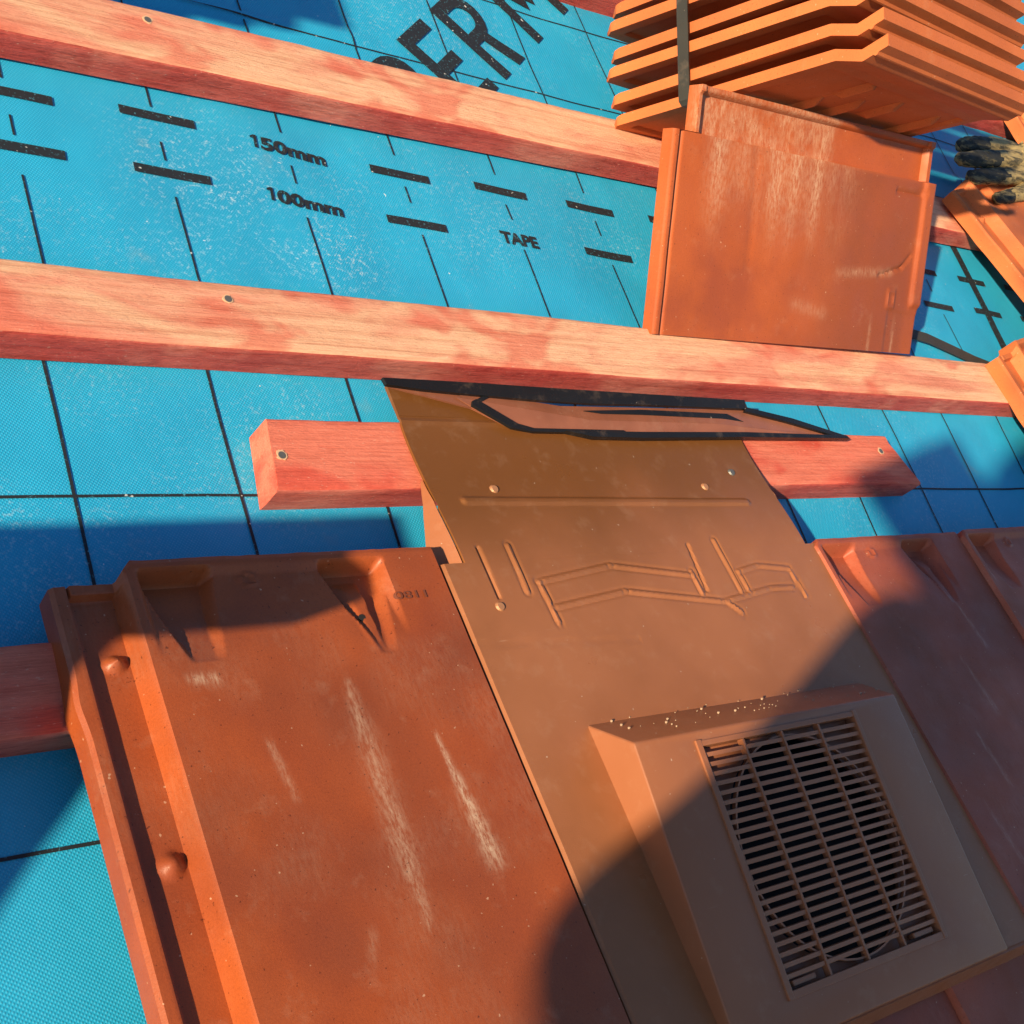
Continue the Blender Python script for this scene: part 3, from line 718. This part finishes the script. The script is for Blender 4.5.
# ------------------------------------------------------------------ clay tile leaning between two battens
LT = dict(th=0.665, yaw=0.015, roll=-0.032, x0=190.8, L=352.0, W=160.7)
lrot = (Matrix.Rotation(LT['yaw'], 4, 'Z') @ Matrix.Rotation(LT['th'], 4, 'X') @ Matrix.Rotation(LT['roll'], 4, 'Y')).to_3x3()
LL, LW, LS = LT['L'], LT['W'], 38.0
def lean_top(x, y):
    z = 0.0
    if y > LW:
        z = -8.5*sstep(0, 1.5, y-LW)
        z += 6.0*sstep(LW+LS-7, LW+LS-4, y)
        z += 6.0*max(1-sstep(4, 7, x), sstep(LL-9, LL-6, x)); z = min(z, 0)
    else:
        z += 1.6*(1-sstep(6, 8, x))-2.0*math.exp(-((x-9.5)/1.7)**2)+0.0
        z -= 1.6*(1-lin(0, 2.5, x))
        z += 3.2*sstep(LL-19, LL-15, x)*sstep(42, 48, y)-3.0*(1-lin(0, 3, LL-x))
        if LL-58 < x < LL-14: z += -1.8*(1-sstep(1.2, 2.4, abs(y-148-0.05*(x-LL+58))))
        a = max(abs(x-LL+47)/7.0, abs(y-50)/10.0)
        if a < 1.0: z += 1.6*(1-sstep(0.72, 1.0, a))-1.4*(1-sstep(0.4, 0.7, a))
        d, t = segd(x, y, LL-68, 70, LL-36, 80); z -= 1.6*(1-sstep(1.0, 2.6, d))
        d, t = segd(x, y, LL-36, 80, LL-24, 92); z -= 1.4*(1-sstep(1.0, 2.6, d))
        z -= 1.2*sstep(LL-50, LL-46, x)*(1-sstep(36, 41, y))*0.8
        d, t = segd(x, y, 100, LW, 104, 60); z -= 0.7*math.exp(-(d/3)**2)
    return z+0.35*nz(x, y, 60, 6, 3)
def lean_stain(x, y):
    s = 0.0; k = lin(60, LW, y)
    film = sstep(30, 60, x)*(1-sstep(200, 260, x))
    s += 0.55*film*sstep(70, LW+5, y+20*nz(x, y, 26, 1))*(0.55+0.45*nz(x*2.4, y*0.3, 26, 2))
    for cx, w in ((56, 10), (128, 9), (150, 7), (180, 5)): s += 0.5*math.exp(-((x-cx-3*nz(0, y, 20, cx))/w)**2)*sstep(60, 140, y)
    if y > LW: s = 0.7*(1-sstep(190, 205, x))*(0.6+0.5*nz(x, y, 14, 5))
    d, t = segd(x, y, 225, 68, 300, 74); s += 0.35*math.exp(-(d/4)**2)
    d, t = segd(x, y, 168, 36, 210, 30); s += 0.28*math.exp(-(d/5)**2)
    for cx in (LL-72, LL-36): s += 0.45*math.exp(-((x-cx)/1.8)**2)*(1-sstep(10, 40, y))
    return max(0, min(0.75, s))
xs = lines((0, 16, 1.2), (16, 270, 4), (270, LL, 1.8)); ys = lines((0, 30, 4), (30, 100, 2), (100, LW, 3), (LW, LW+2, 0.7), (LW+2, LW+LS, 1.6))
def lean_bot(x, y): return -11.0 if y <= LW else -15.0
NX = len(xs)
def lean_warp(p):
    x, y, z = p
    if y > LW+0.5: x = 28+x*(LL-8-28)/LL               # the side lock strip is shorter than the pan
    return (x, y, z)
lo_ = link('clay_tile', heightfield('roof_tile', xs, ys, lean_top, lean_bot, CLAY_LEAN, (0,0,0), 40, lean_stain, lean_warp, lambda x, y: 0.75*sstep(130, 250, x+25*nz(x, y, 50, 2))*(1-0.5*sstep(LL-30, LL-15, x))*(1-sstep(LW-2, LW+1, y)*0.8)))
place(lo_, (LT['x0'], 134.0, 27.0), lrot)
props(lo_, 'loose orange clay tile with dusty white film leaning against the strapped tile stack', 'roof tile')

# ------------------------------------------------------------------ strapped stack of clay tiles standing on the long batten
SN = un(893, 47, 270.0); SLb = Vector((249.0, 358.0, 27.0))
sd = (SLb-SN); SL = sd.length; ey_ = -sd.normalized()                 # tile local y: from the batten up to the near corner
ex_ = Vector((1, 0, 0)); ex_ = (ex_-ey_*ex_.dot(ey_)*0.55).normalized()
ez_ = ex_.cross(ey_).normalized()
if ez_.y < 0: ez_ = -ez_
SW = 245.0; TT = 9.0
def st_prof(y):
    d = SL-y                                             # distance from the near corner
    return -6.5*max(0.0, 1-abs(d-22)/23.0)
def st_top(x, y): return st_prof(y)+TT*min(1.0, 0.30+0.70*math.sqrt(max(0, y)/15.0))
def st_bot(x, y):
    z = st_prof(y)
    if 14 < x < SW-10:
        z += 3.2*sstep(14, 17, x)*(1-sstep(SW-13, SW-10, x))*sstep(12, 15, y)*(1-sstep(SL-60, SL-57, y))
        for cx, a, b in ((46, 60, 130), (82, 95, 165), (82, 185, 215), (118, 120, 180), (150, 70, 120), (150, 160, 200), (190, 90, 150), (215, 150, 200)):
            if a < y < b: z -= 5.5*(1-sstep(1.5, 3.5, abs(x-cx)))
    if 9 < SL-y < 12: z -= 1.5
    return z
xs = lines((0, 12, 6), (12, 18, 1.5), (18, SW-16, 1.8), (SW-16, SW-8, 1.5), (SW-8, SW, 4)); ys = lines((0, 16, 1.5), (16, SL-62, 9), (SL-62, SL-46, 2), (SL-46, SL, 1.6))
def st_warp(p):
    x, y, z = p                                          # rounded lower left nose
    return (x+7*(1-lin(0, 9, y))*(1-lin(0, 6, x)) , y, z)
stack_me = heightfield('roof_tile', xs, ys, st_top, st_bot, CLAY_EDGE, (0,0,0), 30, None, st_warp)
srot = Matrix((ex_, ey_, ez_)).transposed()
WHERE = ['lowest orange tile of the strapped stack, its dark underside showing', 'second tile from the bottom of the strapped orange stack', 'third tile from the bottom of the strapped orange stack', 'fourth tile from the bottom of the strapped orange stack', 'fifth tile from the bottom of the strapped orange stack', 'sixth tile from the bottom of the strapped orange stack', 'seventh tile from the bottom of the strapped orange stack', 'eighth tile from the bottom of the strapped orange stack', 'topmost tile of the strapped orange stack']
h = 0.0; first = None
for i in range(9):
    o = link('clay_tile', stack_me)
    jx, jy = ((0, 0), (-4, 3), (-7, -2), (-2, 2), (-6, 1), (3, -2), (0, 2), (2, 0), (0, 0))[i]
    place(o, SLb+ex_*jx+ey_*jy*0.4+ez_*h, srot @ Matrix.Rotation((0, 0.012, -0.008, 0.010, -0.014, 0.006, -0.01, 0.008, 0)[i], 3, 'Z')); props(o, WHERE[i], 'roof tile', 'tiles in the strapped stack')
    h += (17.5, 23.5, 17.0, 24.0, 18.0, 23, 18, 23, 18)[i]
m = MB(); fr_ = 0.335; H_ = h-6
pa = SLb+ey_*SL*fr_
lo1 = pa-ex_*12-ez_*2.0; m.ribbon([lo1+ex_*60, lo1+ex_*3, lo1+ez_*3, lo1+ez_*H_, lo1+ez_*(H_+3)+ex_*3, lo1+ez_*(H_+3)+ex_*(SW+14), lo1+ez_*H_+ex_*(SW+18)], tuple(ey_), 11.0, 1.0)
props(m.obj('packing_strap', STRAP, None, tuple(pa)), 'dark packing strap running up the left face of the orange tile stack', 'strap')

# ------------------------------------------------------------------ loose tiles along the right edge, glove, strap end
coarse = None
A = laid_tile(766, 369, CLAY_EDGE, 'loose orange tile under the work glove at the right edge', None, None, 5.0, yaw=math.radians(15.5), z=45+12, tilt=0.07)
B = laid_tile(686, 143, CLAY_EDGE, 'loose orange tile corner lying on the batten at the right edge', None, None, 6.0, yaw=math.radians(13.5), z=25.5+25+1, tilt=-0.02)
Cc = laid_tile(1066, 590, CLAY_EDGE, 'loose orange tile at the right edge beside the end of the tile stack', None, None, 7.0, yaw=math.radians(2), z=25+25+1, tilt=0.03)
# glove: palm and five fingers grown from a joint skeleton
def skin_obj(name, pts, edges, radii, mats, origin, levels=2, root=0):
    me = bpy.data.meshes.new(name); me.from_pydata([tuple((Vector(p)-Vector(origin))*MM) for p in pts], edges, [])
    o = bpy.data.objects.new(name, me); COL.objects.link(o)
    sk = o.modifiers.new('s', 'SKIN'); 
    lay = me.skin_vertices[0] if me.skin_vertices else None
    if lay is None:
        bm = bmesh.new(); bm.from_mesh(me); bm.verts.layers.skin.verify(); bm.to_mesh(me); bm.free(); lay = me.skin_vertices[0]
    for i, r in enumerate(radii):
        r = r if isinstance(r, tuple) else (r, r)
        lay.data[i].radius = (r[0]*MM, r[1]*MM); lay.data[i].use_root = (i == root)
    sb = o.modifiers.new('u', 'SUBSURF'); sb.levels = levels; sb.render_levels = levels
    dg = bpy.context.evaluated_depsgraph_get(); dg.update()
    me2 = bpy.data.meshes.new_from_object(o.evaluated_get(dg)); bpy.data.objects.remove(o); me2.name = name
    me2.materials.clear()
    for k in mats: me2.materials.append(k)
    me2.polygons.foreach_set('use_smooth', [True]*len(me2.polygons))
    o = link(name, me2); place(o, origin); return o
pts = [(1010, 436, 66)]; rad = [30]; edges = []
def chain(ps, rs, start=0):
    prev = start
    for p, r in zip(ps, rs): pts.append(p); rad.append(r); edges.append((prev, len(pts)-1)); prev = len(pts)-1
    return prev
chain([(1080, 452, 66), (1140, 470, 64)], [30, 36])
chain([(960, 456, 70), (915, 452, 71), (868, 446, 68), (838, 440, 63)], [17, 13.5, 13, 10])
chain([(955, 430, 74), (905, 422, 75), (850, 414, 71), (812, 410, 64)], [17, 14, 13.5, 10])
chain([(955, 408, 68), (905, 396, 69), (856, 388, 66), (822, 384, 61)], [17, 13.5, 13, 10])
chain([(968, 386, 64), (930, 370, 66), (893, 360, 64), (868, 356, 60)], [15, 12, 11.5, 9])
chain([(1005, 400, 70), (975, 350, 68), (950, 322, 65)], [18, 14, 11])
gl = skin_obj('work_glove', pts, edges, rad, [GLOVE_BLACK, GLOVE_KNIT], (1000, 420, 50))
gl.matrix_world = T @ Matrix.Translation(Vector((958, 408, 50))*MM) @ Matrix.Diagonal((0.88, 0.84, 0.72, 1))
for v in gl.data.vertices:
    k = v.co/MM; v.co += Vector((noise.noise(k/9), noise.noise(k/8+Vector((5, 0, 0))), noise.noise(k/7+Vector((0, 9, 0)))))*2.6*MM
for p in gl.data.polygons:
    c = p.center/MM; x, y = c.x+1000, c.y+420
    p.material_index = 1 if (x > 905+14*noise.noise(Vector((y/9, 0, 0))) or p.normal.z < -0.1 or (p.normal.y > 0.72 and x > 850)) else 0
props(gl, 'dirty work glove with black coated fingers and beige knit, lying at the right edge', 'glove')
m = MB(); sp = [(600, 186, 5), (640, 177, 8), (680, 166, 7), (720, 156, 5), (760, 148, 4)]
m.ribbon([Vector(p) for p in sp], (0.3, 1, 0.1), 12, 1.2)
props(m.obj('strap_end', STRAP, None, (680, 166, 0)), 'loose black strap end on the membrane just above the batten at right', 'strap')

# ------------------------------------------------------------------ unseen shadow casters: added stacks, board and batten, then the person behind the camera
added = tile_mesh(CLAY, None, fine=False, seed=9)
def shadow_stack(x, y, n, label, group, z0=25.0, dh=26.5):  # stacks added out of view for the shadows they cast
    for i in range(n):
        o = link('clay_tile', added); place(o, (x+(i % 2)*4, y-(i % 3)*3, z0+25+dh*i)); props(o, label, 'roof tile', group)  # added unseen tile, only there to cast shade
shadow_stack(-1010, -118, 6, 'spare clay tile in the unseen shadow-casting stack left of the big clay tile', 'spare shadow-casting tiles left of the frame')
shadow_stack(-745, 622, 10, 'spare clay tile stacked out of frame to cast shade at the upper left', 'spare shadow-casting tiles at the upper left')
zc = 25+26.5*6+1
board = MB()
bp = [(-243, -64), (-450, -271), (-450, -42), (-262, -42)]      # outline of its shadow on the membrane, carried back along the sun
bq = [(x-1.8*(zc+9), y-0.45*(zc+9)) for x, y in bp]
board.hexa([(*q, zc) for q in bq], [(*q, zc+18) for q in bq])  # unseen board, added and cut to give that shadow
props(board.obj('shadow_board', WOOD_TOP, None, (-700, -200, zc)), 'unseen timber board added to cast a slanted shadow, on the spare tiles left of the frame', 'board')
zb = zc+19; zm = zb+12
batten(-1250, -108-1.8*zm, -71-0.45*zm, -14-0.45*zm, zb, zb+25, 'spare batten casting a straight shadow, laid unseen across the spare tiles left of the frame', [WOOD_TOP, WOOD_SIDE], (), seed=8)  # unseen batten added for the straight shadow edge
# the photographer, kneeling on the slope
def sp3(s, u, z, k=0.0): s += k; return (0.970*u-0.243*s, 0.243*u+0.970*s, z)
J = [(-430,-1060,330,(100,100)), (-385,-1050,625,(258,112)), (-395,-1030,740,(175,110)), (-290,-970,850,58), (-190,-915,862,88), (-180,-905,950,78),
     (-258,-1010,800,58), (-284,-1010,520,54), (-254,-800,525,40), (-205,-700,600,38),
     (-530,-1010,810,62), (-520,-880,600,50), (-345,-760,560,36), (-285,-715,590,34),
     (-365,-1060,300,85), (-340,-850,92,66), (-330,-1180,60,50), (-330,-1270,48,40),
     (-490,-1060,300,95), (-500,-850,92,68), (-500,-1180,60,52), (-500,-1270,48,42)]
ed = [(0,1),(1,2),(2,3),(3,4),(4,5),(2,6),(6,7),(7,8),(8,9),(2,10),(10,11),(11,12),(12,13),(0,14),(14,15),(15,16),(16,17),(0,18),(18,19),(19,20),(20,21)]
org = sp3(-400, -1050, 0)
pr = skin_obj('person', [sp3(*j[:3]) for j in J], ed, [j[3] for j in J], [CLOTH, SKIN], org)
for p in pr.data.polygons:
    z = p.center.z/MM
    if z > 900: p.material_index = 1
props(pr, 'kneeling person in a dark work jacket holding up a phone, behind the camera', 'person')
m = MB(); pc = [sp3(-244, -652, 575, 0), sp3(-84, -652, 575, 0), sp3(-84, -668, 690, 0), sp3(-244, -668, 690, 0)]; fw = Vector(sp3(0, -9, -2, 0))
m.hexa([Vector(p)+fw for p in pc], [Vector(p) for p in pc])
props(m.obj('smartphone', PHONE, None, sp3(-164, -660, 630), None, 2.5), 'black phone held up in the hands of the kneeling person', 'phone')

# ------------------------------------------------------------------ light
to_sun = (T.to_3x3() @ Vector((-1.8, -0.45, 1.0))).normalized()
el = math.asin(to_sun.z); az = math.atan2(to_sun.x, to_sun.y)
w = bpy.data.worlds.new('World'); scene.world = w; w.use_nodes = True
nt = w.node_tree; bg = nt.nodes['Background']; sky = nt.nodes.new('ShaderNodeTexSky'); sky.sky_type = 'NISHITA'; sky.sun_disc = False
sky.sun_elevation = el; sky.sun_rotation = az; sky.air_density = 1.0; sky.dust_density = 0.3; sky.ozone_density = 4.0
nt.links.new(sky.outputs[0], bg.inputs[0]); bg.inputs[1].default_value = 0.09
sl = bpy.data.lights.new('sun', 'SUN'); sl.energy = 5.0; sl.angle = math.radians(1.0); sl.color = (1.0, 0.81, 0.53)
so = bpy.data.objects.new('sun', sl); COL.objects.link(so); so.rotation_euler = to_sun.to_track_quat('Z', 'Y').to_euler()

# ------------------------------------------------------------------ camera
cd = bpy.data.cameras.new('camera'); cam = bpy.data.objects.new('camera', cd); COL.objects.link(cam)
cd.sensor_width = 36; cd.lens = F/1024*36; cd.clip_start = 0.01; cd.clip_end = 200
R3 = Matrix(((EX.x, -EX.y, -EX.z), (EY.x, -EY.y, -EY.z), (EZ.x, -EZ.y, -EZ.z)))
cam.matrix_world = T @ Matrix.Translation(CAM*MM) @ R3.to_4x4()
scene.camera = cam
scene.view_settings.view_transform = 'Standard'; scene.view_settings.look = 'None'; scene.view_settings.exposure = 0.80; scene.view_settings.gamma = 1
